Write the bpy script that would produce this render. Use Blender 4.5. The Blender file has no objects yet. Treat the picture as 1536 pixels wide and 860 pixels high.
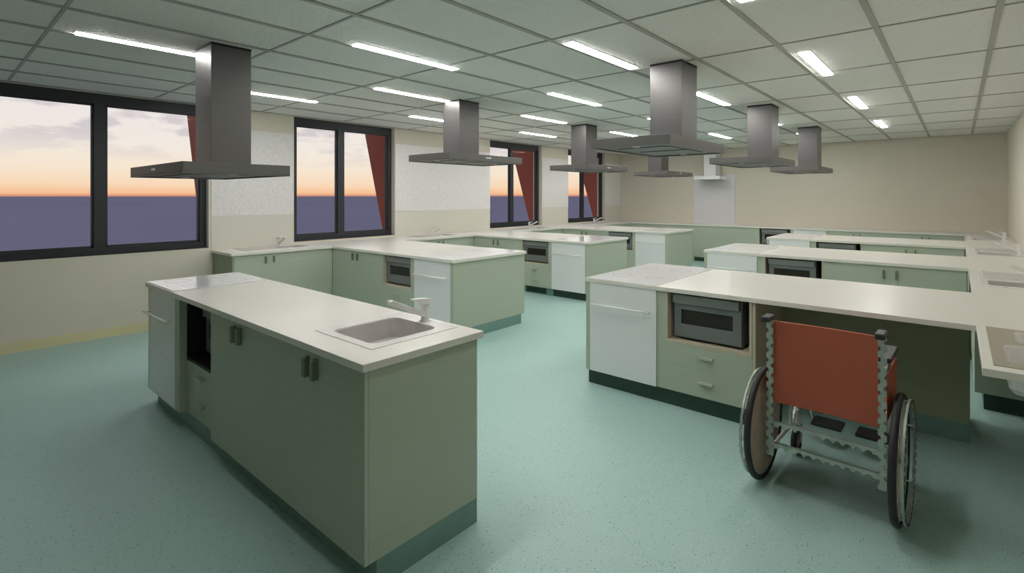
import bpy, bmesh, math, random
from mathutils import Vector, Matrix
random.seed(7)
PI = math.pi
SC = bpy.context.scene
COL = SC.collection

# ------------------------------------------------------------------ camera, sky, exposure
EYE = 1.54
FPX = 772.0
cam_d = bpy.data.cameras.new('camera')
cam = bpy.data.objects.new('camera', cam_d); COL.objects.link(cam)
cam.location = (0, 0, EYE)
cam.rotation_euler = (PI / 2, 0, math.radians(40.95))
cam_d.sensor_width = 36.0
cam_d.lens = FPX / 1536.0 * 36.0
cam_d.shift_y = -(430 - 294) / 1536.0
cam_d.clip_end = 20000
SC.camera = cam
SC.view_settings.view_transform = 'Standard'
SC.view_settings.look = 'None'
SC.view_settings.exposure = 0.0
SC.view_settings.gamma = 1.0
SC.view_settings.use_curve_mapping = False
LAMP = 44.0          # radiance of the ceiling strips
SKY = 1.0

world = bpy.data.worlds.new('dusk_sky'); SC.world = world
world.use_nodes = True
wn = world.node_tree; wn.nodes.clear()
def nn(nt, t, **k):
    n = nt.nodes.new(t)
    for a, b in k.items():
        setattr(n, a, b)
    return n
def ramp(nt, fac, stops):
    r = nn(nt, 'ShaderNodeValToRGB')
    el = r.color_ramp.elements
    while len(el) > 1: el.remove(el[-1])
    el[0].position = stops[0][0]; el[0].color = (*stops[0][1], 1)
    for p, c in stops[1:]:
        e = el.new(p); e.color = (*c, 1)
    nt.links.new(fac, r.inputs[0])
    return r
def srgb(r, g, b):
    f = lambda v: (v / 255 / 12.92) if v / 255 <= .04045 else ((v / 255 + .055) / 1.055) ** 2.4
    return (f(r), f(g), f(b))
tc = nn(wn, 'ShaderNodeTexCoord')
sep = nn(wn, 'ShaderNodeSeparateXYZ'); wn.links.new(tc.outputs['Generated'], sep.inputs[0])
mp = nn(wn, 'ShaderNodeMapping'); mp.inputs['Scale'].default_value = (2.6, 2.6, 9.0)
wn.links.new(tc.outputs['Generated'], mp.inputs[0])
nz = nn(wn, 'ShaderNodeTexNoise'); nz.inputs['Scale'].default_value = 3.0; nz.inputs['Detail'].default_value = 6
wn.links.new(mp.outputs[0], nz.inputs['Vector'])
sky = ramp(wn, sep.outputs['Z'], [(0.0, srgb(205, 140, 120)), (0.004, srgb(246, 190, 144)), (0.018, srgb(249, 217, 184)), (0.045, srgb(247, 230, 208)),
        (0.08, srgb(242, 233, 222)), (0.13, srgb(238, 231, 227)), (0.19, srgb(236, 231, 232)), (0.4, srgb(150, 155, 175)), (1.0, srgb(90, 100, 130))])
cl = ramp(wn, nz.outputs['Fac'], [(0.0, (0, 0, 0)), (0.5, (0, 0, 0)), (0.57, (.8, .8, .8)), (1, (1, 1, 1))])
hi = ramp(wn, sep.outputs['Z'], [(0.0, (0, 0, 0)), (0.05, (0, 0, 0)), (0.10, (.9, .9, .9)), (1, (.8, .8, .8))])
ml = nn(wn, 'ShaderNodeMath', operation='MULTIPLY'); wn.links.new(cl.outputs[0], ml.inputs[0]); wn.links.new(hi.outputs[0], ml.inputs[1])
mx = nn(wn, 'ShaderNodeMixRGB'); wn.links.new(ml.outputs[0], mx.inputs[0]); wn.links.new(sky.outputs[0], mx.inputs[1])
mx.inputs[2].default_value = (*srgb(200, 192, 197), 1)
bg = nn(wn, 'ShaderNodeBackground'); bg.inputs[1].default_value = SKY
wn.links.new(mx.outputs[0], bg.inputs[0])
wo = nn(wn, 'ShaderNodeOutputWorld'); wn.links.new(bg.outputs[0], wo.inputs[0])

# ------------------------------------------------------------------ materials
def mat(name, col, rough=.5, metal=0., noise=None, bump=None, spec=.5, coat=0., speck=None):
    m = bpy.data.materials.new(name); m.use_nodes = True
    nt = m.node_tree; b = nt.nodes['Principled BSDF']
    b.inputs['Base Color'].default_value = (*col, 1)
    b.inputs['Roughness'].default_value = rough
    b.inputs['Metallic'].default_value = metal
    b.inputs['Specular IOR Level'].default_value = spec
    b.inputs['Coat Weight'].default_value = coat
    t = nn(nt, 'ShaderNodeTexCoord')
    src = None
    if noise:            # (scale xyz, amount)
        sc_, amt = noise
        mpn = nn(nt, 'ShaderNodeMapping'); mpn.inputs['Scale'].default_value = sc_
        nt.links.new(t.outputs['Object'], mpn.inputs[0])
        z = nn(nt, 'ShaderNodeTexNoise'); z.inputs['Scale'].default_value = 1; z.inputs['Detail'].default_value = 4
        nt.links.new(mpn.outputs[0], z.inputs['Vector'])
        r = ramp(nt, z.outputs['Fac'], [(.25, tuple(c * (1 - amt) for c in col)), (.75, tuple(min(1, c * (1 + amt)) for c in col))])
        src = r.outputs[0]
    if speck:            # list of (voronoi scale, threshold, colour)
        for sc_, th_, c2 in speck:
            v = nn(nt, 'ShaderNodeTexVoronoi'); v.inputs['Scale'].default_value = sc_
            nt.links.new(t.outputs['Object'], v.inputs['Vector'])
            lt = nn(nt, 'ShaderNodeMath', operation='LESS_THAN'); lt.inputs[1].default_value = th_
            nt.links.new(v.outputs['Distance'], lt.inputs[0])
            sp = nn(nt, 'ShaderNodeSeparateColor'); nt.links.new(v.outputs['Color'], sp.inputs[0])
            gt = nn(nt, 'ShaderNodeMath', operation='GREATER_THAN'); gt.inputs[1].default_value = .55
            nt.links.new(sp.outputs[0], gt.inputs[0])
            mu = nn(nt, 'ShaderNodeMath', operation='MULTIPLY'); nt.links.new(lt.outputs[0], mu.inputs[0]); nt.links.new(gt.outputs[0], mu.inputs[1])
            mi = nn(nt, 'ShaderNodeMixRGB'); nt.links.new(mu.outputs[0], mi.inputs[0])
            if src: nt.links.new(src, mi.inputs[1])
            else: mi.inputs[1].default_value = (*col, 1)
            mi.inputs[2].default_value = (*c2, 1)
            src = mi.outputs[0]
    if src: nt.links.new(src, b.inputs['Base Color'])
    if bump:             # (scale, strength, distance)
        z = nn(nt, 'ShaderNodeTexNoise'); z.inputs['Scale'].default_value = bump[0]; z.inputs['Detail'].default_value = 3
        nt.links.new(t.outputs['Object'], z.inputs['Vector'])
        bp = nn(nt, 'ShaderNodeBump'); bp.inputs['Strength'].default_value = bump[1]; bp.inputs['Distance'].default_value = bump[2]
        nt.links.new(z.outputs['Fac'], bp.inputs['Height']); nt.links.new(bp.outputs[0], b.inputs['Normal'])
    return m
def emis(name, col, s):
    m = bpy.data.materials.new(name); m.use_nodes = True
    b = m.node_tree.nodes['Principled BSDF']
    b.inputs['Base Color'].default_value = (*col, 1)
    b.inputs['Emission Color'].default_value = (*col, 1); b.inputs['Emission Strength'].default_value = s
    return m

M = {}
M['floor'] = mat('speckled_vinyl', srgb(168, 200, 194), .42, noise=((110, 110, 110), .09), bump=(60, .15, .002),
                 speck=[(60, .17, srgb(92, 124, 116)), (80, .17, srgb(206, 226, 220))])
M['plinth'] = mat('speckled_plinth_vinyl', srgb(120, 152, 144), .45, noise=((14, 14, 14), .07), speck=[(70, .16, srgb(56, 88, 80)), (95, .13, srgb(120, 156, 146))])
M['plinth_shade'] = mat('shade_painted_plinth_vinyl', srgb(38, 66, 54), .5, noise=((20, 20, 20), .06))  # plinth vinyl again, with the toe-recess shadow put into its colour
M['wall'] = mat('beige_wall_paint', srgb(218, 211, 196), .85, noise=((3, 3, 3), .02), bump=(120, .05, .001))
M['splash'] = mat('pale_splashback', srgb(218, 215, 203), .35, noise=((3, 3, 3), .015))
M['board'] = mat('white_textured_board', srgb(230, 227, 226), .9, noise=((28, 28, 28), .08), bump=(90, .35, .003))
M['skirt'] = mat('cream_skirting', srgb(220, 212, 170), .6)
M['tile'] = mat('mineral_ceiling_tile', srgb(226, 226, 220), .95, noise=((30, 30, 30), .03), bump=(38, .8, .012))
M['grid'] = mat('ceiling_grid_metal', srgb(168, 167, 160), .6, noise=((5, 5, 5), .02))
M['green'] = mat('sage_laminate', srgb(179, 188, 170), .45, noise=((2.5, 2.5, 60), .035))
M['green_shade'] = mat('shade_painted_laminate', srgb(150, 156, 130), .55, noise=((2.5, 2.5, 60), .03))  # sage laminate again, darkened in colour to paint the shade on it
M['edge'] = mat('beige_board_edge', srgb(196, 186, 164), .6, noise=((3, 3, 50), .03))
M['top'] = mat('cream_worktop', srgb(228, 225, 216), .3, noise=((25, 25, 25), .02))
M['white'] = mat('white_enamel', srgb(236, 237, 237), .14, noise=((2, 2, 2), .01))
M['ceramic'] = mat('white_ceramic_glass', srgb(246, 246, 246), .10, noise=((2, 2, 2), .01))
M['panel'] = mat('pale_grey_laminate', srgb(222, 219, 222), .35, noise=((2, 2, 2), .01))
M['ring'] = mat('grey_hob_marking', srgb(196, 196, 198), .15)
M['black'] = mat('black_cavity', srgb(22, 23, 22), .6)
M['mw'] = mat('grey_microwave_metal', srgb(122, 125, 125), .42, .2, noise=((2, 2, 40), .03))
M['mwband'] = mat('mid_grey_band', srgb(142, 143, 142), .38, .2, noise=((2, 2, 40), .03))
M['mwglass'] = mat('dark_oven_glass', srgb(40, 34, 32), .12)
M['hood'] = mat('brushed_dark_steel', srgb(104, 102, 101), .42, .6, noise=((1.5, 1.5, 60), .05))
M['hoodcan'] = mat('satin_grey_steel', srgb(104, 102, 100), .45, .5, noise=((60, 1.5, 60), .03))
M['hoodend'] = mat('black_ceiling_collar', srgb(36, 34, 33), .6)
M['steel'] = mat('stainless_steel', srgb(208, 203, 200), .45, .15, noise=((40, 2, 2), .03))
M['chrome'] = mat('polished_chrome', srgb(240, 240, 238), .22, .1)
M['draineropt'] = mat('dull_warm_steel', srgb(176, 168, 152), .4, .4, noise=((40, 2, 2), .03))
M['rimsteel'] = mat('bright_satin_steel', srgb(238, 236, 233), .25, .15, noise=((40, 2, 2), .02))
M['handle'] = mat('satin_handle', srgb(176, 184, 170), .35, .3)
M['ghandle'] = mat('green_grey_handle', srgb(120, 132, 110), .4, .2)
M['frame'] = mat('charcoal_window_frame', srgb(52, 54, 58), .45, .2)
M['fin'] = mat('rust_red_fin', srgb(158, 80, 60), .7, noise=((3, 3, 3), .05))
M['sea'] = mat('dusk_blue_sea', srgb(164, 162, 184), 1.0, noise=((.002, .01, 1), .05), spec=0)
M['red'] = mat('red_vinyl_upholstery', srgb(176, 90, 66), .6, noise=((6, 6, 6), .04), bump=(200, .1, .001))
M['tyre'] = mat('black_rubber', srgb(34, 34, 35), .55, bump=(120, .1, .001))
M['frame_chr'] = mat('perforated_chrome', srgb(176, 186, 176), .3, .5, noise=((30, 30, 30), .12))
M['disc'] = mat('mottled_spoke_guard', srgb(190, 170, 152), .5, .1, noise=((14, 14, 14), .16))
M['pad'] = mat('black_padding', srgb(48, 47, 50), .5)
M['vent'] = mat('dark_vent', srgb(36, 60, 50), .6)
M['lampend'] = mat('white_lamp_housing', srgb(228, 228, 222), .4)
M['lamp'] = emis('lit_diffuser', (1.0, .98, .955), LAMP)

def glass_mat():
    m = bpy.data.materials.new('window_glass'); m.use_nodes = True
    nt = m.node_tree; nt.nodes.clear()
    t = nn(nt, 'ShaderNodeBsdfTransparent'); g = nn(nt, 'ShaderNodeBsdfGlossy'); g.inputs['Roughness'].default_value = .01
    fr0 = nn(nt, 'ShaderNodeFresnel'); fr0.inputs['IOR'].default_value = 1.13
    ge = nn(nt, 'ShaderNodeNewGeometry'); inv = nn(nt, 'ShaderNodeMath', operation='SUBTRACT'); inv.inputs[0].default_value = 1.0
    nt.links.new(ge.outputs['Backfacing'], inv.inputs[1])
    fr = nn(nt, 'ShaderNodeMath', operation='MULTIPLY'); nt.links.new(fr0.outputs[0], fr.inputs[0]); nt.links.new(inv.outputs[0], fr.inputs[1])
    mi = nn(nt, 'ShaderNodeMixShader'); o = nn(nt, 'ShaderNodeOutputMaterial')
    nt.links.new(fr.outputs[0], mi.inputs[0]); nt.links.new(t.outputs[0], mi.inputs[1]); nt.links.new(g.outputs[0], mi.inputs[2])
    nt.links.new(mi.outputs[0], o.inputs[0])
    return m
M['glass'] = glass_mat()

# ------------------------------------------------------------------ mesh helpers
class MB:
    def __init__(s): s.v = []; s.f = []
    def box(s, x0, x1, y0, y1, z0, z1):
        n = len(s.v)
        s.v += [(x0, y0, z0), (x1, y0, z0), (x1, y1, z0), (x0, y1, z0), (x0, y0, z1), (x1, y0, z1), (x1, y1, z1), (x0, y1, z1)]
        s.f += [tuple(n + i for i in q) for q in ((3, 2, 1, 0), (4, 5, 6, 7), (0, 1, 5, 4), (1, 2, 6, 5), (2, 3, 7, 6), (3, 0, 4, 7))]
        return s
    def prism(s, pts, off):                 # pts: coplanar loop of 3-D points, off: extrusion vector
        n = len(s.v); k = len(pts)
        s.v += [tuple(p) for p in pts] + [tuple(Vector(p) + Vector(off)) for p in pts]
        s.f.append(tuple(n + i for i in reversed(range(k)))); s.f.append(tuple(n + k + i for i in range(k)))
        for i in range(k):
            j = (i + 1) % k
            s.f.append((n + i, n + j, n + k + j, n + k + i))
        return s
    def tube(s, path, r, seg=10, closed=False, cap=True):
        P = [Vector(p) for p in path]; n0 = len(s.v); N = len(P); prev = None
        rr = r if isinstance(r, (list, tuple)) else [r] * N
        for i, p in enumerate(P):
            if closed: d = P[(i + 1) % N] - P[i - 1]
            else: d = P[min(i + 1, N - 1)] - P[max(i - 1, 0)]
            d.normalize()
            if prev is None:
                u = d.orthogonal().normalized()
            else:
                u = (prev - d * prev.dot(d)).normalized()
            prev = u; w = d.cross(u)
            for k in range(seg):
                a = 2 * PI * k / seg
                s.v.append(tuple(p + (u * math.cos(a) + w * math.sin(a)) * rr[i]))
        for i in range(N if closed else N - 1):
            for k in range(seg):
                a = n0 + i * seg + k; b = n0 + i * seg + (k + 1) % seg
                j = (i + 1) % N
                c = n0 + j * seg + (k + 1) % seg; d = n0 + j * seg + k
                s.f.append((a, b, c, d))
        if cap and not closed:
            s.f.append(tuple(n0 + k for k in reversed(range(seg))))
            s.f.append(tuple(n0 + (N - 1) * seg + k for k in range(seg)))
        return s
    def cyl(s, a, b, r, seg=16): return s.tube([a, b], r, seg)
    def build(s, name, m, parent=None, bevel=0., smooth=False, origin=None, kind=None):
        vs = s.v
        if parent is None:
            if origin is None:
                xs, ys, zs = zip(*vs)
                origin = ((min(xs) + max(xs)) / 2, (min(ys) + max(ys)) / 2, min(zs))
        else:
            origin = origin or (0, 0, 0)
        o = Vector(origin)
        me = bpy.data.meshes.new(name)
        me.from_pydata([tuple(Vector(p) - o) for p in vs], [], s.f)
        bm = bmesh.new(); bm.from_mesh(me); bmesh.ops.recalc_face_normals(bm, faces=bm.faces); bm.to_mesh(me); bm.free()
        me.materials.append(m)
        ob = bpy.data.objects.new(name, me); COL.objects.link(ob)
        ob.location = o
        if parent is not None: ob.parent = parent
        if bevel:
            md = ob.modifiers.new('bevel', 'BEVEL'); md.width = bevel; md.segments = 2; md.limit_method = 'ANGLE'; md.angle_limit = math.radians(40)
        if smooth:
            for p in me.polygons: p.use_smooth = True
        if kind: ob['kind'] = kind
        return ob
def box(*a): return MB().box(*a)
def tag(o, label, cat, group=None):
    o['label'] = label; o['category'] = cat
    if group: o['group'] = group
    return o
def thing(name, label, cat, loc=(0, 0, 0), rz=0, group=None):
    o = bpy.data.objects.new(name, None); COL.objects.link(o)
    o.empty_display_size = .1
    o.location = loc; o.rotation_euler = (0, 0, rz)
    return tag(o, label, cat, group)
def copy_tree(o, parent=None):
    c = o.copy(); COL.objects.link(c)
    if parent is not None: c.parent = parent
    for ch in [q for q in bpy.data.objects if q.parent == o]:
        copy_tree(ch, c)
    return c
def cells(us, vs, filled, w0, w1, axes):    # slab with holes: grid us x vs, extruded w0..w1; axes maps (u,v,w) to xyz
    b = MB(); idx = {}
    def V(i, j, k):
        if (i, j, k) not in idx:
            idx[(i, j, k)] = len(b.v); b.v.append(axes(us[i], vs[j], (w0, w1)[k]))
        return idx[(i, j, k)]
    F = lambda i, j: 0 <= i < len(us) - 1 and 0 <= j < len(vs) - 1 and filled((us[i] + us[i + 1]) / 2, (vs[j] + vs[j + 1]) / 2)
    for i in range(len(us) - 1):
        for j in range(len(vs) - 1):
            if not F(i, j): continue
            b.f.append((V(i, j, 0), V(i, j + 1, 0), V(i + 1, j + 1, 0), V(i + 1, j, 0)))
            b.f.append((V(i, j, 1), V(i + 1, j, 1), V(i + 1, j + 1, 1), V(i, j + 1, 1)))
            if not F(i - 1, j): b.f.append((V(i, j, 0), V(i, j, 1), V(i, j + 1, 1), V(i, j + 1, 0)))
            if not F(i + 1, j): b.f.append((V(i + 1, j, 0), V(i + 1, j + 1, 0), V(i + 1, j + 1, 1), V(i + 1, j, 1)))
            if not F(i, j - 1): b.f.append((V(i, j, 0), V(i + 1, j, 0), V(i + 1, j, 1), V(i, j, 1)))
            if not F(i, j + 1): b.f.append((V(i, j + 1, 0), V(i, j + 1, 1), V(i + 1, j + 1, 1), V(i + 1, j + 1, 0)))
    return b
XYZ = lambda u, v, w: (u, v, w)

# ------------------------------------------------------------------ room shell
XL, XR, YN, YF, ZC = -7.0, 0.645, -3.2, 12.63, 2.662
T = .866             # height of the bench tops
TA = .900            # height of the front island's top
box(XL - .3, XR + .3, YN - .3, YF + .3, -.15, 0).build('floor', M['floor'], kind='structure', origin=(0, 0, 0))
box(XL - .3, XR + .3, YN - .3, YF + .3, ZC, ZC + .15).build('ceiling', M['tile'], kind='structure', origin=(0, 0, ZC))
WIN = [(.20, 2.347), (3.428, 5.122), (7.403, 9.075), (10.094, 11.79)]
SILL, HEAD = .899, 2.655
ys = sorted({YN - .3, YF + .3, *[v for w in WIN for v in w]})
def wl(y, z):
    return not (SILL < z < HEAD and any(a < y < b for a, b in WIN))
cells(ys, [0, SILL, HEAD, ZC], wl, XL - .24, XL, lambda u, v, w: (w, u, v)).build('wall_left', M['wall'], kind='structure', origin=(XL, 0, 0))
box(XL, XR, YF, YF + .2, 0, ZC).build('wall_far', M['wall'], kind='structure')
box(XR, XR + .2, YN, YF + .2, 0, ZC).build('wall_right', M['wall'], kind='structure')
box(XL, XR, YN - .2, YN, 0, ZC).build('wall_near', M['wall'], kind='structure')
box(XL, XL + .012, YN, 2.375, 0, .10).build('baseboard_left', M['skirt'], kind='structure')
# ceiling grid
g = MB()
for k in range(-1, 13):
    x = .184 - .5985 * k
    if x < XR: g.box(x - .017, x + .017, YN, YF, ZC - .009, ZC)
for k in range(-4, 11):
    y = .571 + 1.2005 * k
    if YN < y < YF: g.box(XL, XR, y - .010, y + .010, ZC - .006, ZC)
g.build('trim_1', M['grid'], kind='structure')
# pale splash panels fixed along the benches
box(XL, XL + .006, 2.375, 3.42, T + .001, 1.284).build('trim_2', M['splash'], kind='structure')
box(XL, XL + .006, 5.13, 7.395, T + .001, 1.284).build('trim_3', M['splash'], kind='structure')
box(XL, XL + .006, 9.085, 10.088, T + .001, 1.284).build('trim_4', M['splash'], kind='structure')
box(XL, XL + .006, 11.80, YF, T + .001, 1.284).build('trim_5', M['splash'], kind='structure')
box(XL + .01, XR - .01, YF - .005, YF, T + .001, 1.284).build('trim_6', M['wall'], kind='structure')
BRD = 'white textured wall boards between the windows'
for (a, b), lab in zip(((2.375, 3.42), (5.13, 7.395), (9.085, 10.088), (11.80, YF - .006)),
        ('white textured wall board behind the nearest hood, between the two nearest windows',
         'wide white textured wall board between second and third window',
         'narrow white textured wall board between third and fourth window',
         'white textured wall board between farthest window and room corner')):
    tag(box(XL, XL + .010, a, b, 1.286, 2.398).build('wall_board', M['board']), lab, 'wall board', BRD)
# windows
for i, (a, b) in enumerate(WIN):
    e = bpy.data.objects.new('window_%d' % (i + 1), None); COL.objects.link(e); e['kind'] = 'structure'
    e.location = (XL, (a + b) / 2, SILL)
    o = (XL, (a + b) / 2, SILL)
    x0, x1 = XL - .16, XL - .085
    mid = 1.295 if i == 0 else a + (b - a) * .455
    fr = cells([a, a + .07, mid - .05, mid + .05, b - .07, b], [SILL, SILL + .075, HEAD - .11, HEAD],
               lambda y, z: not ((a + .07 < y < mid - .05 or mid + .05 < y < b - .07) and SILL + .075 < z < HEAD - .11), x0, x1, lambda u, v, w: (w, u, v))
    fr.build('window_frame', M['frame'], e, origin=o).location = (0, 0, 0)
    s_ = MB()
    for (p, q) in ((a + .07, mid - .05), (mid + .05, b - .07)):
        s_ = MB()
        zz = (SILL + .075, HEAD - .11)
        s_.box(x0 + .02, x0 + .055, p, p + .022, *zz); s_.box(x0 + .02, x0 + .055, q - .022, q, *zz)
        s_.box(x0 + .02, x0 + .055, p, q, zz[0], zz[0] + .022); s_.box(x0 + .02, x0 + .055, p, q, zz[1] - .022, zz[1])
        s_.build('sash', M['frame'], e, origin=o).location = (0, 0, 0)
        box(x0 + .035, x0 + .039, p + .01, q - .01, zz[0] + .01, zz[1] - .01).build('glass_pane', M['glass'], e, origin=o).location = (0, 0, 0)
    sl = box(x1, XL + .002, a, b, SILL, SILL + .006)
    sl.build('window_sill', M['frame'], e, origin=o).location = (0, 0, 0)
    yy = b + .04
    f = MB().prism([(XL - .245, yy, .55), (XL - .245, yy, 2.95), (XL - 1.02, yy, 2.95), (XL - .255, yy, .55)], (0, .05, 0))
    tag(f.build('sun_shade_fin', M['fin']), 'rust red slanted fin outside the %s window' % ('large nearest', 'second nearest', 'third nearest', 'farthest')[i], 'sunshade', 'red fins outside the windows')
# sea outside
sea = MB(); sea.v = [(-9000, -9000, -7), (-7.6, -9000, -7), (-7.6, 9000, -7), (-9000, 9000, -7)]; sea.f = [(0, 1, 2, 3)]
tag(sea.build('sea', M['sea']), 'blue violet sea reaching to the horizon outside the windows', 'sea')['kind'] = 'structure'

# ------------------------------------------------------------------ ceiling lights
LROWS = [(-.91, 'rightmost row', 2.10, 0), (-2.15, 'second row from the right', .70, 0), (-3.36, 'middle row', 2.10, 0),
         (-4.57, 'second row from the windows', .70, 0), (-5.79, 'row nearest the windows', 2.10, 0)]
ORD = ['nearest', 'second nearest', 'third nearest', 'fourth nearest', 'fifth nearest', 'sixth nearest']
light0 = None
def light_proto():
    t = thing('ceiling_light', '', 'ceiling light')
    h = MB(); h.box(-.049, .049, -.51, .51, -.004, 0)
    h.build('housing', M['lampend'], t)
    d = MB(); d.box(-.039, .039, -.500, .500, -.009, -.004)
    d.build('diffuser', M['lamp'], t)
    return t
for x, rn, y0, kmin in LROWS:
    n = 0
    for k in range(kmin, 5):
        y = y0 + 2.4 * k + .505
        if y > YF - .6: continue
        if y < YN + .6: continue
        if light0 is None: light0 = light_proto(); t = light0
        else: t = copy_tree(light0)
        t.location = (x, y, ZC)
        vis = y > .8 if abs(x) > 3 else (y > 2.2)
        if vis:
            t['label'] = 'lit linear ceiling light, %s in the %s' % (ORD[n], rn); n += 1
        else:
            t['label'] = 'lit linear ceiling light overhead, just above the picture, in the ' + rn
        t['group'] = 'linear ceiling lights'

# ------------------------------------------------------------------ worktops
def rect_union(rects, holes):
    xs = sorted({v for r in rects + holes for v in r[:2]}); ys_ = sorted({v for r in rects + holes for v in r[2:]})
    def fl(x, y):
        return any(r[0] < x < r[1] and r[2] < y < r[3] for r in rects) and not any(r[0] < x < r[1] and r[2] < y < r[3] for r in holes)
    return xs, ys_, fl
DY = 2.683
FL = [3.645 + DY * i for i in range(3)]      # front edges of the window-side benches
FR = [3.600, 6.395, 9.03]                    # front edges of the right-side benches
XEL = [-3.975, -4.04, -4.03]                 # their ends
XER = [-2.325, -2.395, -2.36]
XBL, XBR = -6.37, .070
DEP = 1.205
YFC = 12.0
SINK_L = [3.06, 5.75, 8.42, 11.0]
SINK_R = [3.20, 5.60, 8.32, 10.95]
holes = [(-6.875, -6.56, y - .02, y + .33) for y in SINK_L]
xs, ys_, fl = rect_union([(XL + .001, XBL, 2.375, YFC)] + [(XBL, XEL[i], FL[i], FL[i] + DEP) for i in range(3)], holes)
top = cells(xs, ys_, fl, T - .031, T, XYZ).build('worktop', M['top'], bevel=.002)
tag(top, 'long cream comb-shaped worktop along the window wall with three projecting benches', 'worktop')
def holesR(i, y):
    return [(.15, .50, y - .33, y + .02), (.20, .48, y + .08, y + .34)] if i == 0 else [(.17, .48, y - .32, y - .02)]
hr = []
for i, y in enumerate(SINK_R): hr += holesR(i, y)
xs, ys_, fl = rect_union([(XBR, XR - .001, 2.73, YFC)] + [(XER[i], XBR, FR[i], FR[i] + DEP) for i in range(3)], hr)
top = cells(xs, ys_, fl, T - .031, T, XYZ).build('worktop', M['top'], bevel=.002)
tag(top, 'long cream comb-shaped worktop along the right wall, behind the wheelchair', 'worktop')
tag(box(XL + .001, XR - .001, YFC, YF - .001, T - .031, T).build('worktop', M['top'], bevel=.002), 'straight cream worktop running along the far wall', 'worktop')
AX0, AX1, AY0, AY1 = -4.556, -1.700, 1.100, 1.755
xs, ys_, fl = rect_union([(AX0, AX1, AY0, AY1)], [(-2.245, -1.895, 1.275, 1.645)])
tag(cells(xs, ys_, fl, TA - .031, TA, XYZ).build('worktop', M['top'], bevel=.002), 'rectangular cream worktop on the free-standing front island', 'worktop')

# ------------------------------------------------------------------ cabinets
def part(b, name, m, t, bevel=.0015, label=None, smooth=False):
    o = b.build(name, m, t, bevel=bevel, smooth=smooth, origin=tuple(t.location))
    o.location = (0, 0, 0)
    if label: o['label'] = label
    return o
def sub(b, name, m, parent, t, bevel=.001, smooth=False):
    o = b.build(name, m, parent, bevel=bevel, smooth=smooth, origin=tuple(t.location)); o.location = (0, 0, 0)
    return o
KZ = .115
def frontY(u0, u1, w0, w1, z0, z1, y):       # box on a front facing -Y: w measured inwards from plane y
    return (u0, u1, y + w0, y + w1, z0, z1)
def oven(x0, x1, y, top, where, depth=.56, grp='white ovens', strip_=False):
    t = thing('oven', 'white built-in oven with bar handle in the ' + where, 'oven', ((x0 + x1) / 2, y + depth / 2, KZ), group=grp)
    part(box(x0, x1, y + .022, y + depth, KZ, top), 'body', M['white'], t)
    zd = top - .235
    d = part(box(x0, x1, y, y + .021, KZ, zd), 'door', M['white'], t, 0)
    part(box(x0, x1, y, y + .021, zd + .0004, top), 'control_panel', M['white'], t, 0)
    hb = MB(); zh = top - .17
    hb.cyl((x0 + .03, y - .045, zh), (x1 - .03, y - .045, zh), .008, 12)
    for xx in (x0 + .07, x1 - .07): hb.cyl((xx, y - .045, zh), (xx, y, zh), .006, 10)
    part(hb, 'handle', M['chrome'], t, 0, smooth=True)
    if strip_:
        sub(box(x0 + .02, x1 - .02, y - .006, y - .0005, zd - .22, zd - .212), 'trim_strip', M['chrome'], d, t)
    return t
def microwave(x0, x1, y, z, top, where, dp=.39):
    t = thing('microwave', 'grey microwave with dark window in the ' + where, 'microwave', ((x0 + x1) / 2, y + .2, z), group='built-in grey microwaves')
    h = top - z
    part(box(x0, x1, y + .022, y + dp, z + .012, top - .008), 'body', M['mw'], t, .003)
    zt = top - h * .20
    fr = cells([x0, x0 + (x1 - x0) * .11, x0 + (x1 - x0) * .88, x1], [z + .022, z + .022 + (zt - z) * .36, zt - (zt - z) * .16, zt],
               lambda u, v: not (x0 + (x1 - x0) * .11 < u < x0 + (x1 - x0) * .88 and z + .022 + (zt - z) * .36 < v < zt - (zt - z) * .16), y, y + .02, lambda u, v, w: (u, w, v))
    d = part(fr, 'door', M['mw'], t)
    sub(box(x0 + (x1 - x0) * .10, x0 + (x1 - x0) * .89, y + .012, y + .0195, z + .022 + (zt - z) * .35, zt - (zt - z) * .15), 'door_window', M['mwglass'], d, t, 0)
    part(box(x0 - .004, x1 - .012, y - .020, y + .021, zt + .002, top - .002), 'top_band', M['mwband'], t, .002)
    for a, b in ((x0 + .03, y + .05), (x1 - .05, y + .05), (x0 + .03, y + dp - .05), (x1 - .05, y + dp - .05)):
        part(box(a, a + .02, b, b + .02, z + .0005, z + .0125), 'foot', M['black'], t, 0)
    return t
def pull(x, y, z, horizontal, m, hw=.012, hh=.044):             # small pull on a front facing -Y
    b = MB()
    if horizontal:
        b.prism([(x - .05, y, z + .010), (x - .05, y - .026, z + .004), (x - .05, y - .028, z - .008), (x - .05, y - .020, z - .008), (x - .05, y, z - .002)], (.10, 0, 0))
    else:
        b.box(x - hw, x + hw, y - .022, y, z - hh, z + hh)
        b.box(x - hw * 1.2, x + hw, y - .027, y - .020, z - hh, z + hh * .9)
    return b
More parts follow.
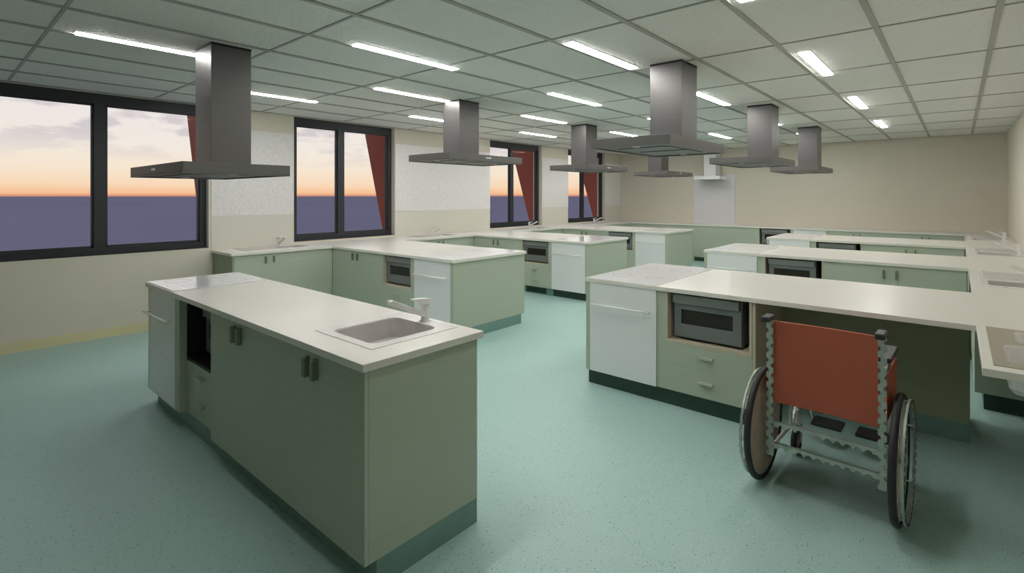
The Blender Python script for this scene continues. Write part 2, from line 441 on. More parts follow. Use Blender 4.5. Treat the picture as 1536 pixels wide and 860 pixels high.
def drawer_unit(x0, x1, y, top, depth, where, niche, rec=0., stile=None, m=None, vent=False, gap=.03):
    """niche: (x0, x1, z0); two drawers below, appliance niche above"""
    m = m or M['green']
    t = thing('drawer_cabinet', 'sage green cabinet with two drawers under the microwave niche in the ' + where, 'cabinet', ((x0 + x1) / 2, y + depth / 2, KZ), group='drawer cabinets')
    n0, n1, nz = niche
    c = MB()
    c.box(x0, x1, y + .46, y + depth, KZ, top)            # rear block
    c.box(x0, x1, y + .02 + rec, y + .46, KZ, nz - .022)
    c.box(x0, n0 - .016, y + .001, y + .46, nz - .022 if not rec else KZ, top)
    if x1 - n1 > .0165: c.box(n1 + .016, x1, y + .001, y + .46, nz - .022, top)
    part(c, 'body', m, t)
    f = MB()
    f.box(n0 - .016, n0, y + rec - .001, y + .455, nz - .0, top - .001)
    f.box(n1, n1 + .016, y + rec - .001, y + .455, nz - .0, top - .001)
    f.box(n0 - .016, n1 + .016, y + rec - .002, y + .455, nz - .020, nz)
    part(f, 'niche_lining', M['edge'] if not rec else M['black'], t, 0)
    part(box(n0, n1, y + .450, y + .456, nz, top - .001), 'niche_back', M['black'], t, 0)
    zm = (KZ + nz - .022) / 2
    dx0 = x0 if not rec else n0 - .016
    for za, zb in ((zm + .0002, nz - .0205), (KZ, zm - .0002)):
        d = part(box(dx0, x1, y + rec, y + rec + .019, za, zb), 'drawer', m, t, 0)
        sub(pull((n0 + n1) / 2, y + rec, (za + zb) / 2 + .02, True, None), 'handle', M['handle'], d, t)
    return t
def hollow(x0, x1, y0, y1, z0, z1):           # carcass of boards, open at the top
    b = MB(); k = .018
    b.box(x0, x1, y0, y1, z0, z0 + k)
    b.box(x0, x0 + k, y0, y1, z0 + k, z1); b.box(x1 - k, x1, y0, y1, z0 + k, z1)
    b.box(x0 + k, x1 - k, y0, y0 + k, z0 + k, z1); b.box(x0 + k, x1 - k, y1 - k, y1, z0 + k, z1)
    return b
def door_unit(x0, x1, y, top, depth, where, m=None, hz=None):
    m = m or M['green']
    t = thing('door_cabinet', 'sage green two-door cabinet with small upright pulls in the ' + where, 'cabinet', ((x0 + x1) / 2, y + depth / 2, KZ), group='two-door cabinets')
    part(hollow(x0, x1, y + .02, y + depth, KZ, top), 'body', m, t, 0)
    mid = (x0 + x1) / 2; hz = hz or top - .09; ho = .036 if top > .85 else .052
    for a, b, hx in ((x0, mid - .0003, mid - ho), (mid + .0003, x1, mid + ho)):
        d = part(box(a, b, y, y + .019, KZ, top), 'door', m, t, 0)
        sub(pull(hx, y, hz, False, None, .012 if top > .85 else .0085), 'handle', M['ghandle'], d, t)
    return t
def cooktop(x0, x1, y0, y1, z, where, long_y):
    t = thing('cooktop', 'flat white ceramic cooktop with four ring markings on the ' + where, 'cooktop', ((x0 + x1) / 2, (y0 + y1) / 2, z), group='white cooktops')
    part(box(x0, x1, y0, y1, z + .0002, z + .005), 'glass_plate', M['ceramic'], t, .001)
    w = x1 - x0; l = y1 - y0
    for fx, fy, r in ((.27, .25, .085), (.72, .27, .065), (.27, .70, .065), (.72, .72, .085)):
        cx, cy = x0 + fx * w, y0 + fy * l
        b = MB(); n = 32; q = len(b.v)
        for k in range(n):
            a = 2 * PI * k / n
            for rr, zz in ((r, z + .0050), (r, z + .0056), (r - .006, z + .0056), (r - .006, z + .0050)):
                b.v.append((cx + rr * math.cos(a), cy + rr * math.sin(a), zz))
        for k in range(n):
            for e in range(4):
                a0 = k * 4 + e; a1 = k * 4 + (e + 1) % 4; b0 = ((k + 1) % n) * 4 + e; b1 = ((k + 1) % n) * 4 + (e + 1) % 4
                b.f.append((a0, a1, b1, b0))
        part(b, 'ring_marking', M['ring'], t, 0)
    return t
def plinth(boxes, m, label):
    b = MB()
    for q in boxes: b.box(*q)
    return tag(b.build('plinth', m), label, 'plinth')

# ---- front island
w = 'free-standing front island'
yA, u = 1.118, TA - .031
IX0, IX1, IY1 = -4.548, -1.718, 1.728
p = thing('end_panel', 'sage green end panel on the left end of the front island', 'panel', (IX0, 1.42, KZ))
part(box(IX0, IX0 + .026, yA, IY1, KZ, u), 'board', M['green'], p)
t = oven(IX0 + .027, -3.945, yA, u, w, .58, strip_=True)
t['label'] = 'white oven with projecting bar handle at the left end of the front island'
du = drawer_unit(-3.944, -3.301, yA, u, .61, w, (-3.84, -3.322, .480), rec=.045)
du['label'] = 'sage green drawer cabinet with recessed dark niche in the free-standing front island'
mwv = microwave(-3.80, -3.36, yA + .14, .480, .80, w, .29); mwv['label'] = 'dark microwave deep inside the niche of the free-standing front island'
a_ = door_unit(-3.300, -2.510, yA, u, .61, w, hz=.797); a_['label'] = 'sage two-door cabinet in the middle of the free-standing front island'
b_ = door_unit(-2.509, IX1 - .0, yA, u, .61, w, hz=.797); b_['label'] = 'sage two-door cabinet under the sink of the free-standing front island'
plinth([(IX0 + .02, IX1, yA + .055, IY1 - .001, 0, KZ - .0005)], M['plinth'], 'dark teal speckled plinth under the free-standing front island')
cooktop(AX0 + .012, -3.960, AY0 + .012, AY1 - .025, TA, 'free-standing front island', True)

# ---- window-side benches
WL = ['nearest window-side bench', 'middle window-side bench', 'farthest window-side bench']
for i in range(3):
    y = FL[i] + .018; xe = XEL[i] - .018; u = T - .031; yb = FL[i] + DEP - .018; dp = yb - y
    w = WL[i]
    p = thing('end_panel', 'sage green end panel facing the aisle on the ' + w, 'panel', (xe, (y + yb) / 2, KZ), group='bench end panels')
    part(box(xe - .045, xe, y, yb, KZ, u), 'board', M['green'], p)
    x1 = xe - .046
    oven(x1 - .600, x1, y, u, w)
    # rear carcass behind the oven
    rb = tag(box(x1 - .600, x1, y + .57, yb, KZ, u).build('storage_cabinet', M['green'], bevel=.001), 'plain sage green cabinet behind the oven of the ' + w, 'cabinet', 'rear cabinets of the window-side benches')
    x2 = x1 - .601
    drawer_unit(x2 - .625, x2, y, u, dp, w, (x2 - .588, x2 - .062, .486))
    microwave(x2 - .575, x2 - .085, y + .045, .486, .818, w)
    x3 = x2 - .626
    door_unit(XBL + .002 - .02, x3, y, u, dp, w, hz=u - .075)
    pl = plinth([(x2 - .0, xe - .001, y + .06, yb - .06, 0, KZ - .0005)], M['plinth_shade'] if i else M['plinth'], ('shade-painted teal' if i else 'speckled teal') + ' plinth under the oven of the ' + w)
    pl2 = plinth([(XBL - .02, x2 - .001, y + .045, yb - .03, 0, KZ - .0005)], M['plinth'], 'teal speckled plinth under the cabinets of the ' + w)
    vg = MB()
    vx0, vx1, vy = x2 - .53, x2 - .13, y + .044
    vg.box(vx0, vx1, vy - .004, vy, .015, .100)
    if i == 1:
        for k in range(9): vg.box(vx0 + .01 + k * .043, vx0 + .016 + k * .043, vy - .008, vy - .004, .018, .097)
        for k in range(3): vg.box(vx0 + .005, vx1 - .005, vy - .008, vy - .004, .030 + k * .026, .035 + k * .026)
        tag(vg.build('vent_grille', M['vent']), 'dark vent grille in the plinth of the middle window-side bench', 'vent')
    cooktop(XEL[i] - .66, XEL[i] - .012, FL[i] + .012, FL[i] + DEP - .012, T, w, True)
# window wall run of cabinets (fronts face +X)
def door_unit_x(y0, y1, x, top, where, label, m=None, sgn=1, back=None, dr=None):
    t = thing('door_cabinet', label, 'cabinet', (x - sgn * .3, (y0 + y1) / 2, KZ), group='wall-side two-door cabinets')
    m = m or M['green']
    def bx(a, b, c, d, e, f):
        p_, q_ = x - sgn * a, x - sgn * b
        return box(min(p_, q_), max(p_, q_), c, d, e, f)
    q_ = sorted((x - sgn * .020, x - sgn * (back or .595)))
    part(hollow(q_[0], q_[1], y0, y1, KZ, top), 'body', m, t, 0)
    if dr: part(bx(0, .019, dr + .0003, y1, KZ, top), 'filler_panel', m, t, 0); y1 = dr
    mid = (y0 + y1) / 2
    for a, b, hy in ((y0, mid - .0003, mid - .05), (mid + .0003, y1, mid + .05)):
        d = part(bx(0, .019, a, b, KZ, top), 'door', m, t, 0)
        sub(bx(-.022, 0, hy - .009, hy + .009, top - .115, top - .035), 'handle', M['ghandle'], d, t)
    return t
u = T - .031; xf = XBL - .02
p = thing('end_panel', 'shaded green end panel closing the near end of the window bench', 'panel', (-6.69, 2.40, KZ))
part(box(XL + .002, xf, 2.392, 2.414, 0, u), 'board', M['green_shade'], p)
door_unit_x(2.415, FL[0] + .014, xf, u, '', 'sage two-door cabinet below the nearest sink on the window wall', dr=3.235)
for i in range(2):
    door_unit_x(FL[i] + DEP - .016, FL[i + 1] + .014, xf, u, '', 'sage two-door cabinet on the window wall between %s' % ('nearest and middle window-side benches', 'middle and farthest window-side benches')[i])
door_unit_x(FL[2] + DEP - .016, YFC + .015, xf, u, '', 'sage two-door cabinet on the window wall beyond the farthest window-side bench')
plinth([(XL + .01, xf - .05, 2.415, YFC + .01, 0, KZ - .0005)], M['plinth'], 'long teal plinth under the cabinets on the window wall')

# ---- far wall counter
y = YFC + .018; w = 'far wall counter'
def plain(name, q, m, lab, cat='cabinet', grp=None):
    return tag(box(*q).build(name, m, bevel=.001), lab, cat, grp)
plain('storage_cabinet', (XL + .002, -3.34, y, YF - .002, KZ, u), M['green'], 'long plain green cabinet front at the left of the far wall counter')
drawer_unit(-3.339, -2.621, y, u, .59, w, (-3.285, -2.675, .486))
microwave(-3.245, -2.735, y + .045, .486, .818, w)
oven(-2.620, -2.030, y, u, w, .55)
door_unit(-2.029, -.98, y, u, .59, w + ' behind the farthest right-side bench', hz=u - .09)['label'] = 'sage two-door cabinet to the right of the oven on the far wall'
door_unit(-.979, .07, y, u, .59, w, hz=u - .09)['label'] = 'sage two-door cabinet in the right corner of the far wall counter'
plinth([(XL + .01, .07, y + .006, YF - .01, 0, KZ - .0005)], M['green'], 'long green plinth under the far wall counter')
tag(box(-4.72, -4.48, y - .002, y + .0055, .012, .100).build('vent_grille', M['vent']), 'small dark vent low in the green plinth of the far wall counter', 'vent')

# ---- right-side benches
WR = ['nearest right-side bench', 'middle right-side bench', 'farthest right-side bench']
for i in range(3):
    y = FR[i] + .018; x0 = XER[i] + .012; yb = FR[i] + DEP - .018; dp = yb - y; w = WR[i]
    p = thing('end_panel', 'sage green end panel at the aisle end of the ' + w, 'panel', (x0, (y + yb) / 2, KZ), group='bench end panels')
    part(box(x0 - .008, x0 + .030, y - .012, yb, KZ, u), 'board', M['green'], p)
    x1 = x0 + .031
    oven(x1, x1 + .575, y - .012, u + (.018 if i == 0 else 0) * 0, w)
    plain('storage_cabinet', (x1, x1 + .575, y + .57, yb, KZ, u), M['green'], 'plain sage green cabinet behind the oven of the ' + w, grp='rear cabinets of the right-side benches')
    x2 = x1 + .576; wd = .675
    drawer_unit(x2, x2 + wd, y, u, dp, w, (x2 + .085, x2 + wd - .020, .486))
    microwave(x2 + .115, x2 + wd - .085, y + .05, .486, .818, w)
    x3 = x2 + wd + .001
    if i == 0:
        XK = x3
        plinth([(x0, x3 - .001, y + .02, y + .62, 0, KZ - .0005)], M['plinth_shade'], 'shade-painted teal plinth under oven and drawers of the nearest right-side bench')
        sp = thing('side_panel', 'beige side panel of the knee space beside the wheelchair', 'panel', (x3 + .01, 3.95, 0))
        part(box(x3, x3 + .018, y + .0, 4.283, .0, u), 'board', M['edge'], sp)
        bp = thing('back_panel', 'shade-painted sage panel at the back of the knee space behind the wheelchair', 'panel', (-.5, 4.3, KZ))
        part(box(x3, .054, 4.285, 4.305, KZ, u), 'board', M['green_shade'], bp)
        plain('storage_cabinet', (x3 + .001, .050, 4.307, yb, KZ, u), M['green'], 'plain green cabinet behind the knee space of the nearest right-side bench')
        plinth([(x3 + .02, .054, 4.2855, yb - .03, 0, KZ - .0005)], M['plinth'], 'teal plinth along the back of the wheelchair knee space')
    else:
        door_unit(x3, XBR - .012, y, u, dp, w, hz=u - .09)
        plinth([(x0, XBR, y + .05, yb - .03, 0, KZ - .0005)], M['plinth_shade'], 'shade-painted teal plinth under the ' + w)
    cooktop(XER[i] + .012, XER[i] + .62, FR[i] + .008, FR[i] + DEP - .012, T, w, True)
# cabinets along the right wall
xr = XBR + .018
for a, b, lab in ((5.05, FR[1] - .006 + .02, 'sage two-door cabinet along the right wall before the middle right-side bench'),
                  (FR[1] + .021, FR[2] + .014, 'sage two-door cabinet along the right wall between middle and farthest right-side benches'),
                  (FR[2] + .016, YFC - .02, 'sage two-door cabinet along the right wall in the far corner')):
    door_unit_x(a, b, xr, u, '', lab, sgn=-1, back=.545)
plain('end_panel', (xr + .0, XR - .002, 5.028, 5.049, KZ, u), M['green'], 'green end panel under the right wall worktop, behind the near sink', 'panel')
plinth([(xr + .05, XR - .003, 5.04, YFC, 0, KZ - .0005)], M['plinth_shade'], 'shade-painted teal plinth under the right wall cabinets')

# ------------------------------------------------------------------ sinks and taps
def rrect(cx, cy, w_, h_, r, n=5):
    pts = []
    for sx, sy, a0 in ((1, 1, 0), (-1, 1, PI / 2), (-1, -1, PI), (1, -1, 3 * PI / 2)):
        for k in range(n + 1):
            a = a0 + PI / 2 * k / n
            pts.append((cx + sx * (w_ / 2 - r) + r * math.cos(a), cy + sy * (h_ / 2 - r) + r * math.sin(a)))
    return pts
def rim_with_hole(b, x0, x1, y0, y1, cx, cy, w_, h_, r, z):
    inner = rrect(cx, cy, w_, h_, r); n = len(inner)
    outer = []
    for (px, py) in inner:                      # push the loop radially out to the rectangle
        dx, dy = px - cx, py - cy
        ks = []
        if dx > 1e-9: ks.append((x1 - cx) / dx)
        if dx < -1e-9: ks.append((x0 - cx) / dx)
        if dy > 1e-9: ks.append((y1 - cy) / dy)
        if dy < -1e-9: ks.append((y0 - cy) / dy)
        k = min(ks); outer.append((cx + dx * k, cy + dy * k))
    # insert true corners
    q = len(b.v)
    for p_ in inner: b.v.append((p_[0], p_[1], z))
    for p_ in outer: b.v.append((p_[0], p_[1], z))
    for k in range(n):
        j = (k + 1) % n
        b.f.append((q + k, q + j, q + n + j, q + n + k))
        a_, c_ = outer[k], outer[j]
        on = lambda p_, c: (abs(p_[0] - c) < 1e-6)
        if min(abs(a_[0] - x0), abs(a_[0] - x1)) < 1e-6 and min(abs(c_[1] - y0), abs(c_[1] - y1)) < 1e-6 and not (min(abs(c_[0] - x0), abs(c_[0] - x1)) < 1e-6) or \
           min(abs(a_[1] - y0), abs(a_[1] - y1)) < 1e-6 and min(abs(c_[0] - x0), abs(c_[0] - x1)) < 1e-6 and not (min(abs(c_[1] - y0), abs(c_[1] - y1)) < 1e-6):
            vx = a_[0] if min(abs(a_[0] - x0), abs(a_[0] - x1)) < 1e-6 else c_[0]
            vy = a_[1] if min(abs(a_[1] - y0), abs(a_[1] - y1)) < 1e-6 else c_[1]
            b.v.append((vx, vy, z)); b.f.append((q + n + k, q + n + j, len(b.v) - 1))
    return inner
def bowl(inner, cx, cy, z, depth):
    b = MB(); n = len(inner)
    rings = [(1.0, 0), (.985, -.006), (.965, -depth * .85), (.90, -depth), (.25, -depth - .006), (.12, -depth - .006)]
    for s_, dz in rings:
        for px, py in inner: b.v.append((cx + (px - cx) * s_, cy + (py - cy) * s_, z + dz))
    for r_ in range(len(rings) - 1):
        for k in range(n):
            j = (k + 1) % n
            b.f.append((r_ * n + k, r_ * n + j, (r_ + 1) * n + j, (r_ + 1) * n + k))
    b.f.append(tuple((len(rings) - 1) * n + k for k in range(n)))
    # outer shell gives it thickness
    return b
def sink(x0, x1, y0, y1, z, bowls, drain, label, grp='steel sinks', rim=None, bm_=None):
    """bowls: list of (x0,x1,y0,y1,depth) cut in zones that tile the plate; drain: rect or None"""
    t = thing('sink', label, 'sink', ((x0 + x1) / 2, (y0 + y1) / 2, z), group=grp)
    b = MB(); inn = []
    zones = [q[5] for q in bowls]
    for (a, c, d, e, dep, (zx0, zx1, zy0, zy1)) in bowls:
        cx, cy = (a + c) / 2, (d + e) / 2
        inner = rim_with_hole(b, zx0, zx1, zy0, zy1, cx, cy, c - a, e - d, .045, z + .003)
        inn.append((inner, cx, cy, dep))
    if drain:
        b.v += [(drain[0], drain[2], z + .003), (drain[1], drain[2], z + .003), (drain[1], drain[3], z + .003), (drain[0], drain[3], z + .003)]
        n = len(b.v); b.f.append((n - 4, n - 3, n - 2, n - 1))
    # plate edge down to the worktop
    n = len(b.v); b.v += [(x0, y0, z + .003), (x1, y0, z + .003), (x1, y1, z + .003), (x0, y1, z + .003), (x0, y0, z + .0003), (x1, y0, z + .0003), (x1, y1, z + .0003), (x0, y1, z + .0003)]
    for k in range(4): b.f.append((n + k, n + (k + 1) % 4, n + 4 + (k + 1) % 4, n + 4 + k))
    part(b, 'rim', rim or M['chrome'], t, 0)
    for inner, cx, cy, dep in inn:
        o = part(bowl(inner, cx, cy, z + .003, dep), 'bowl', bm_ or M['steel'], t, 0)
        md = o.modifiers.new('sheet', 'SOLIDIFY'); md.thickness = .0015; md.offset = 0
        wst = MB(); k = 20
        wst.v = [(cx + .028 * math.cos(2 * PI * q / k), cy + .028 * math.sin(2 * PI * q / k), z - dep - .0005) for q in range(k)]
        wst.f = [tuple(range(k))]
        w2 = MB().prism(wst.v, (0, 0, .002)); sub(w2, 'waste', M['ring'], o, t, 0)
    if drain:
        r_ = MB(); dx = drain[1] - drain[0]; nrib = 7
        for k in range(nrib):
            yy = drain[2] + .04 + k * (drain[3] - drain[2] - .08) / (nrib - 1)
            r_.box(drain[0] + .03, drain[1] - .03, yy - .006, yy + .006, z + .003, z + .007)
        part(r_, 'drainer_ribs', M['steel'], t, .001)
    return t
def tap(x, y, z, ang, label, sc=1.0):
    """spout and lever point along local +X turned by ang"""
    t = thing('mixer_tap', label, 'tap', (x, y, z), ang, 'lever mixer taps')
    b = MB()
    b.cyl((0, 0, 0), (0, 0, .008), .030, 20); b.cyl((0, 0, .008), (0, 0, .085), .021, 20)
    b.build('body', M['chrome'], t, smooth=False)
    s_ = MB().prism([(.010, -.017, .022), (.010, -.017, .050), (.205, -.017, .138), (.222, -.017, .134), (.220, -.017, .116), (.202, -.017, .110)], (0, .034, 0))
    s_.build('spout', M['chrome'], t, bevel=.003)
    l = MB().prism([(-.024, -.016, .086), (-.024, -.016, .112), (.012, -.016, .118), (.085, -.016, .124), (.085, -.016, .116), (.026, -.016, .100), (.024, -.016, .086)], (0, .032, 0))
    l.build('lever', M['chrome'], t, bevel=.002)
    return t
# front island
sink(-2.305, -1.840, 1.232, 1.722, TA, [(-2.245, -1.895, 1.275, 1.645, .12, (-2.305, -1.840, 1.232, 1.722))], None,
     'square steel sink set into the front island worktop', rim=M['rimsteel'])
tap(-2.05, 1.688, TA + .003, -PI / 2, 'lever mixer tap behind the sink of the front island')
nmL = ['nearest sink on the window bench', 'window-bench sink between nearest and middle benches', 'window-bench sink just beyond the middle bench', 'farthest sink on the window bench']
TL = [3.10, 5.62, 8.28, 10.90]
for i, y in enumerate(SINK_L):
    sink(-6.935, -6.52, y - .46, y + .36, T, [(-6.875, -6.56, y - .02, y + .33, .15, (-6.935, -6.52, y - .06, y + .36))], (-6.935, -6.52, y - .46, y - .06),
         'steel ' + nmL[i] + ' with drainer', rim=M['rimsteel'])
    tap(-6.905, y + .10, T + .003, 0, 'lever mixer tap at the ' + nmL[i])
nmR = ['near double sink at the right edge beside the wheelchair bench', 'right-wall sink between nearest and middle benches', 'right-wall sink between middle and farthest benches', 'farthest sink on the right wall bench']
for i, y in enumerate(SINK_R):
    if i == 0:
        sink(.105, .56, y - .40, y + .40, T, [(.15, .50, y - .33, y + .02, .13, (.105, .56, y - .40, y + .05)), (.20, .48, y + .08, y + .34, .10, (.105, .56, y + .05, y + .40))], None,
             'near double steel sink at the right edge beside the wheelchair bench', rim=M['draineropt'], bm_=M['rimsteel'])
        tap(.60, y - .15, T, PI, 'lever mixer tap at the near double sink on the right wall')
    else:
        sink(.125, .56, y - .38, y + .62, T, [(.17, .48, y - .32, y - .02, .15, (.125, .56, y - .38, y + .04))], (.125, .56, y + .04, y + .62), 'steel ' + nmR[i], rim=M['rimsteel'])
        tap(.530, y - .08, T + .003, PI, 'lever mixer tap at the ' + nmR[i])

# ------------------------------------------------------------------ extractor hoods
def hood(cx, cy, zt, off, rot, label):
    """canopy .685 x 1.2 (local x,y) offset by off along local x from the chimney"""
    t = thing('range_hood', label, 'range hood', (cx, cy, zt - .076), rot, 'dark island range hoods')
    h = ZC - (zt - .076)
    MB().box(-.14, .14, -.16, .16, .076, h - .018).build('chimney', M['hood'], t, bevel=.0015)
    MB().box(-.141, .141, -.161, .161, h - .018, h).build('ceiling_collar', M['hoodend'], t)
    c = MB(); x0, x1 = off - .3425, off + .3425
    n = len(c.v)
    # canopy: flat slab, underside slightly recessed
    c = cells([x0, x1], [-.6, .6], lambda a, b: True, .010, .076, XYZ)
    can = c.build('canopy', M['hoodcan'], t, bevel=.002)
    lip = cells([x0, x0 + .02, x1 - .02, x1], [-.6, -.58, .58, .6], lambda a, b: not (x0 + .02 < a < x1 - .02 and abs(b) < .58), 0, .010, XYZ)
    lip.build('lower_lip', M['hoodcan'], can, bevel=.001)
    f = MB()
    for k in (-1, 1):
        f.box(off - .22, off + .22, k * .2 - .17, k * .2 + .17, .004, .010)
    f.build('filter', M['hoodcan'], t, bevel=.001)
    for k in (-.47, .47):
        l = MB(); l.tube([(off, k, .002), (off, k, .010)], .03, 18); l.build('spot_lamp', M['steel'], t)
    sg = 1 if off > 0 else -1
    b = MB(); xf_ = off + sg * .3425
    b.box(min(xf_, xf_ + sg * .003), max(xf_, xf_ + sg * .003), -.045, .045, .036, .050)
    b.build('button_strip', M['chrome'], t, bevel=.001)
    return t
hood(-4.255, 1.529, 1.758, -.11, PI / 2, 'nearest dark steel hood, hanging low above the front island').location
HN = ['nearest', 'middle', 'farthest']
for k in range(3):
    hood(-1.852, 4.262 + 2.683 * k - .006, 2.005, -.11, 0, 'dark steel hood above the %s right-side bench' % HN[k])
    hood(-4.505 + (.0), 4.262 + 2.683 * k, 2.005, .11, 0, 'dark steel hood above the %s window-side bench' % HN[k])
# white wall hood and splash panel on the far wall
t = thing('wall_hood', 'small white chimney hood mounted on the far wall above a pale panel', 'range hood', (-4.47, YF, 1.925))
part(box(-4.775, -4.175, YF - .50, YF - .0065, 1.925, 2.005), 'canopy', M['white'], t, .003)
part(box(-4.60, -4.325, YF - .33, YF - .0065, 2.0055, ZC), 'chimney', M['white'], t, .002)
part(box(-4.70, -4.25, YF - .45, YF - .05, 1.918, 1.9245), 'filter', M['mw'], t, 0)
tag(box(-4.965, -3.985, YF - .012, YF - .0055, T + .001, 2.045).build('splash_panel', M['panel']), 'pale grey splash panel on the far wall below the white hood', 'panel')

# ------------------------------------------------------------------ wheelchair
WC = thing('wheelchair', 'wheelchair with red seat and back, facing the nearest right-side bench', 'wheelchair', (-.5087, 3.0411, 0), -.0249)
R_ = .300; HW = .2985
def strip_outline(L, w_, pitch, r, both=True):
    """scalloped strip in (s, t): s along 0..L, t across -w/2..w/2"""
    pts = []; n = max(1, int(L // pitch)); off = (L - n * pitch) / 2
    def bite(cs, side, rev):
        out = []
        for k in range(7):
            a = PI * k / 6
            out.append((cs - r * math.cos(a), side * (w_ / 2 - r * math.sin(a) * .9)))
        return out[::-1] if rev else out
    pts.append((0, -w_ / 2))
    if both:
        for k in range(n): pts += bite(off + (k + .25) * pitch, -1, False)
    else:
        for k in range(n): pts += bite(off + (k + .5) * pitch, -1, False)
    pts += [(L, -w_ / 2), (L, w_ / 2)]
    if both:
        for k in reversed(range(n)): pts += bite(off + (k + .75) * pitch, 1, True)
    pts.append((0, w_ / 2))
    return pts
def strip(p0, p1, across, thick, w_, pitch, r, both=True):
    p0, p1, across, thick = Vector(p0), Vector(p1), Vector(across).normalized(), Vector(thick)
    L = (p1 - p0).length; d = (p1 - p0).normalized()
    return MB().prism([p0 + d * s + across * t for s, t in strip_outline(L, w_, pitch, r, both)], thick)
def circ(x, r, n=48, z=R_, yo=0):
    return [(x, yo + r * math.cos(2 * PI * k / n), z + r * math.sin(2 * PI * k / n)) for k in range(n)]
def annulus(x0, x1, ri, ro, n=60, z=R_, teeth=0, yo=0):
    b = MB()
    for k in range(n):
        a = 2 * PI * k / n
        rr = ri + (teeth if (k // 2) % 2 else 0)
        for x, r in ((x0, rr), (x0, ro), (x1, ro), (x1, rr)):
            b.v.append((x, yo + r * math.cos(a), z + r * math.sin(a)))
    for k in range(n):
        for e in range(4):
            b.f.append((k * 4 + e, k * 4 + (e + 1) % 4, ((k + 1) % n) * 4 + (e + 1) % 4, ((k + 1) % n) * 4 + e))
    return b
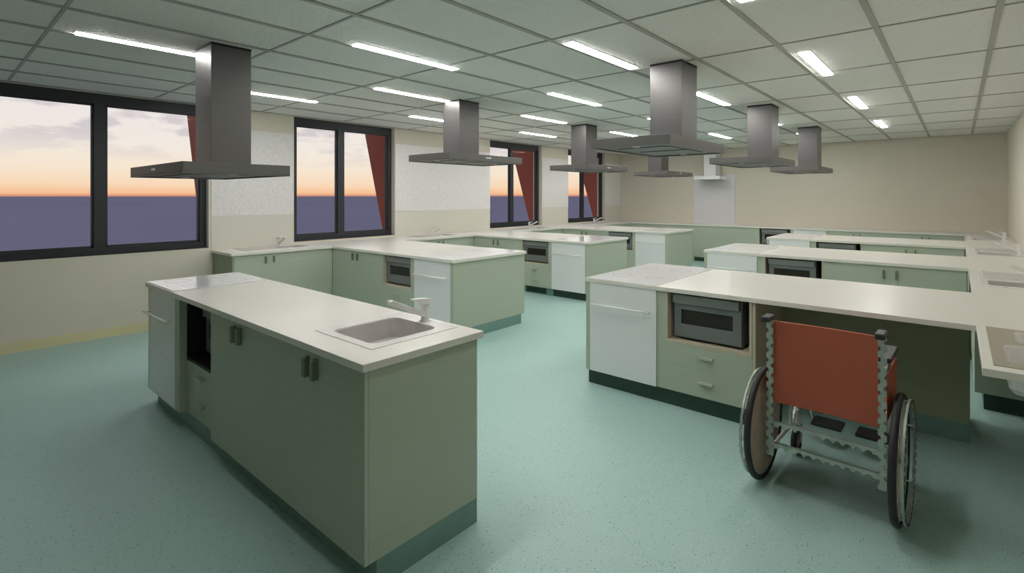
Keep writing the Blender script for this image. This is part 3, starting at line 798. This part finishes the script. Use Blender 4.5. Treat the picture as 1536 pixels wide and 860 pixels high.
for sd in (-1, 1):
    x = sd * HW
    wh = MB().tube(circ(x, R_ - .0165), .0165, 12, closed=True).build('wheel', M['tyre'], WC, smooth=True)
    wh['label'] = 'black tyre of the %s wheel' % ('left' if sd < 0 else 'right')
    annulus(x - .009, x + .009, R_ - .042, R_ - .030, 72).build('rim', M['frame_chr'], wh)
    annulus(x + sd * .030, x + sd * .040, R_ - .040, R_ - .020, 96, teeth=.010).build('push_rim', M['frame_chr'], wh)
    gb = MB()
    for k in range(44):
        a = 2 * PI * k / 44; a2 = a + .075
        xo = x + sd * .0405
        q = [(xo, (R_ - o_) * math.cos(v_), R_ + (R_ - o_) * math.sin(v_)) for v_, o_ in ((a, .034), (a2, .034), (a2, .024), (a, .024))]
        gb.prism(q, (sd * .002, 0, 0))
    gb.build('rim_grip', M['pad'], wh)
    st = MB()
    for k in range(6):
        a = 2 * PI * k / 6 + .3
        c0 = (x + sd * .005, (R_ - .036) * math.cos(a), R_ + (R_ - .036) * math.sin(a)); c1 = (x + sd * .034, (R_ - .033) * math.cos(a), R_ + (R_ - .033) * math.sin(a))
        st.cyl(c0, c1, .004, 8)
    st.build('push_rim_stud', M['chrome'], wh)
    MB().prism(circ(x - sd * .006, R_ - .044, 48), (sd * .004, 0, 0)).build('spoke_guard', M['disc'], wh)
    sp = MB()
    for k in range(28):
        a = 2 * PI * k / 28
        hx = x + sd * (.018 if k % 2 else .004)
        sp.cyl((hx, .025 * math.cos(a + .5), R_ + .025 * math.sin(a + .5)), (x + sd * .004, (R_ - .040) * math.cos(a), R_ + (R_ - .040) * math.sin(a)), .0014, 5)
    sp.build('spokes', M['chrome'], wh)
    MB().cyl((x - sd * .045, 0, R_), (x + sd * .03, 0, R_), .024, 18).build('hub', M['frame_chr'], wh)
    # rear upright, scalloped strip seen from behind
    px = sd * .243
    strip((px, -.100, .17), (px, -.100, .886), (1, 0, 0), (0, .012, 0), .034, .052, .013).build('back_post', M['frame_chr'], WC)
    gp = MB(); gp.box(px - .020, px + .020, -.185, -.080, .886, .914)
    gp.build('push_handle', M['pad'], WC, bevel=.006)
    # side frame
    sf = MB()
    sf.tube([(px, -.09, .46), (px, .30, .47), (px, .40, .44), (px, .44, .36)], .011, 10)
    sf.tube([(px, -.09, .20), (px, .34, .20), (px, .42, .26), (px, .44, .36)], .011, 10)
    sf.tube([(px, .30, .47), (px, .31, .20)], .010, 10)
    sf.tube([(px, -.09, .70), (px, .02, .730), (px, .26, .730), (px, .31, .66), (px, .32, .46)], .010, 10)
    sf.build('side_frame', M['chrome'], WC, smooth=True)
    ap = MB().box(px - .026, px + .026, -.02, .26, .742, .767); ap.build('arm_pad', M['pad'], WC, bevel=.006)
    MB().box(px + sd * .012, px + sd * .016, -.06, .29, .485, .700).build('side_guard', M['red'], WC)
    # footrest hanger and plate
    fh = MB(); fx = sd * .20
    fh.tube([(px, .40, .43), (fx, .50, .40), (fx, .60, .20), (fx, .64, .145)], .010, 10); fh.build('footrest_hanger', M['chrome'], WC, smooth=True)
    xx = sorted((sd * .035, sd * .195))
    MB().box(xx[0], xx[1], .565, .695, .125, .147).build('footplate', M['pad'], WC, bevel=.004)
    # caster
    cxx = sd * .235
    cw = MB().tube(circ(cxx, .062, 28, .080, .40), .018, 10, closed=True).build('caster', M['tyre'], WC, smooth=True)
    MB().prism(circ(cxx - .009, .050, 28, .080, .40), (.018, 0, 0)).build('caster_hub', M['disc'], cw)
    ck = MB(); ck.box(cxx - .028, cxx - .022, .385, .415, .070, .185); ck.box(cxx + .022, cxx + .028, .385, .415, .070, .185); ck.box(cxx - .028, cxx + .028, .385, .415, .178, .186)
    ck.cyl((cxx, .40, .186), (cxx, .40, .26), .013, 10); ck.cyl((cxx - .03, .40, .080), (cxx + .03, .40, .080), .006, 8)
    ck.build('caster_fork', M['chrome'], cw)
# upholstery and cross members
bk = MB(); n = 12
prof = [(-.232 + .460 * k / n, -.086 + .012 * math.sin(PI * k / n)) for k in range(n + 1)]
loop = [(px, py, .450) for px, py in prof] + [(px, py + .012, .450) for px, py in reversed(prof)]
MB().prism(loop, (0, 0, .430)).build('backrest', M['red'], WC, bevel=.003)
MB().box(-.228, .228, -.05, .33, .462, .484).build('seat', M['red'], WC, bevel=.006)
for zz in (.335, .222):
    strip((-.226, -.092, zz), (.226, -.092, zz), (0, 0, 1), (0, .004, 0), .024, .042, .015, both=False).build('cross_bar', M['frame_chr'], WC)
    MB().box(-.226, .226, -.092, -.070, zz + .0121, zz + .0151).build('cross_bar', M['frame_chr'], WC)
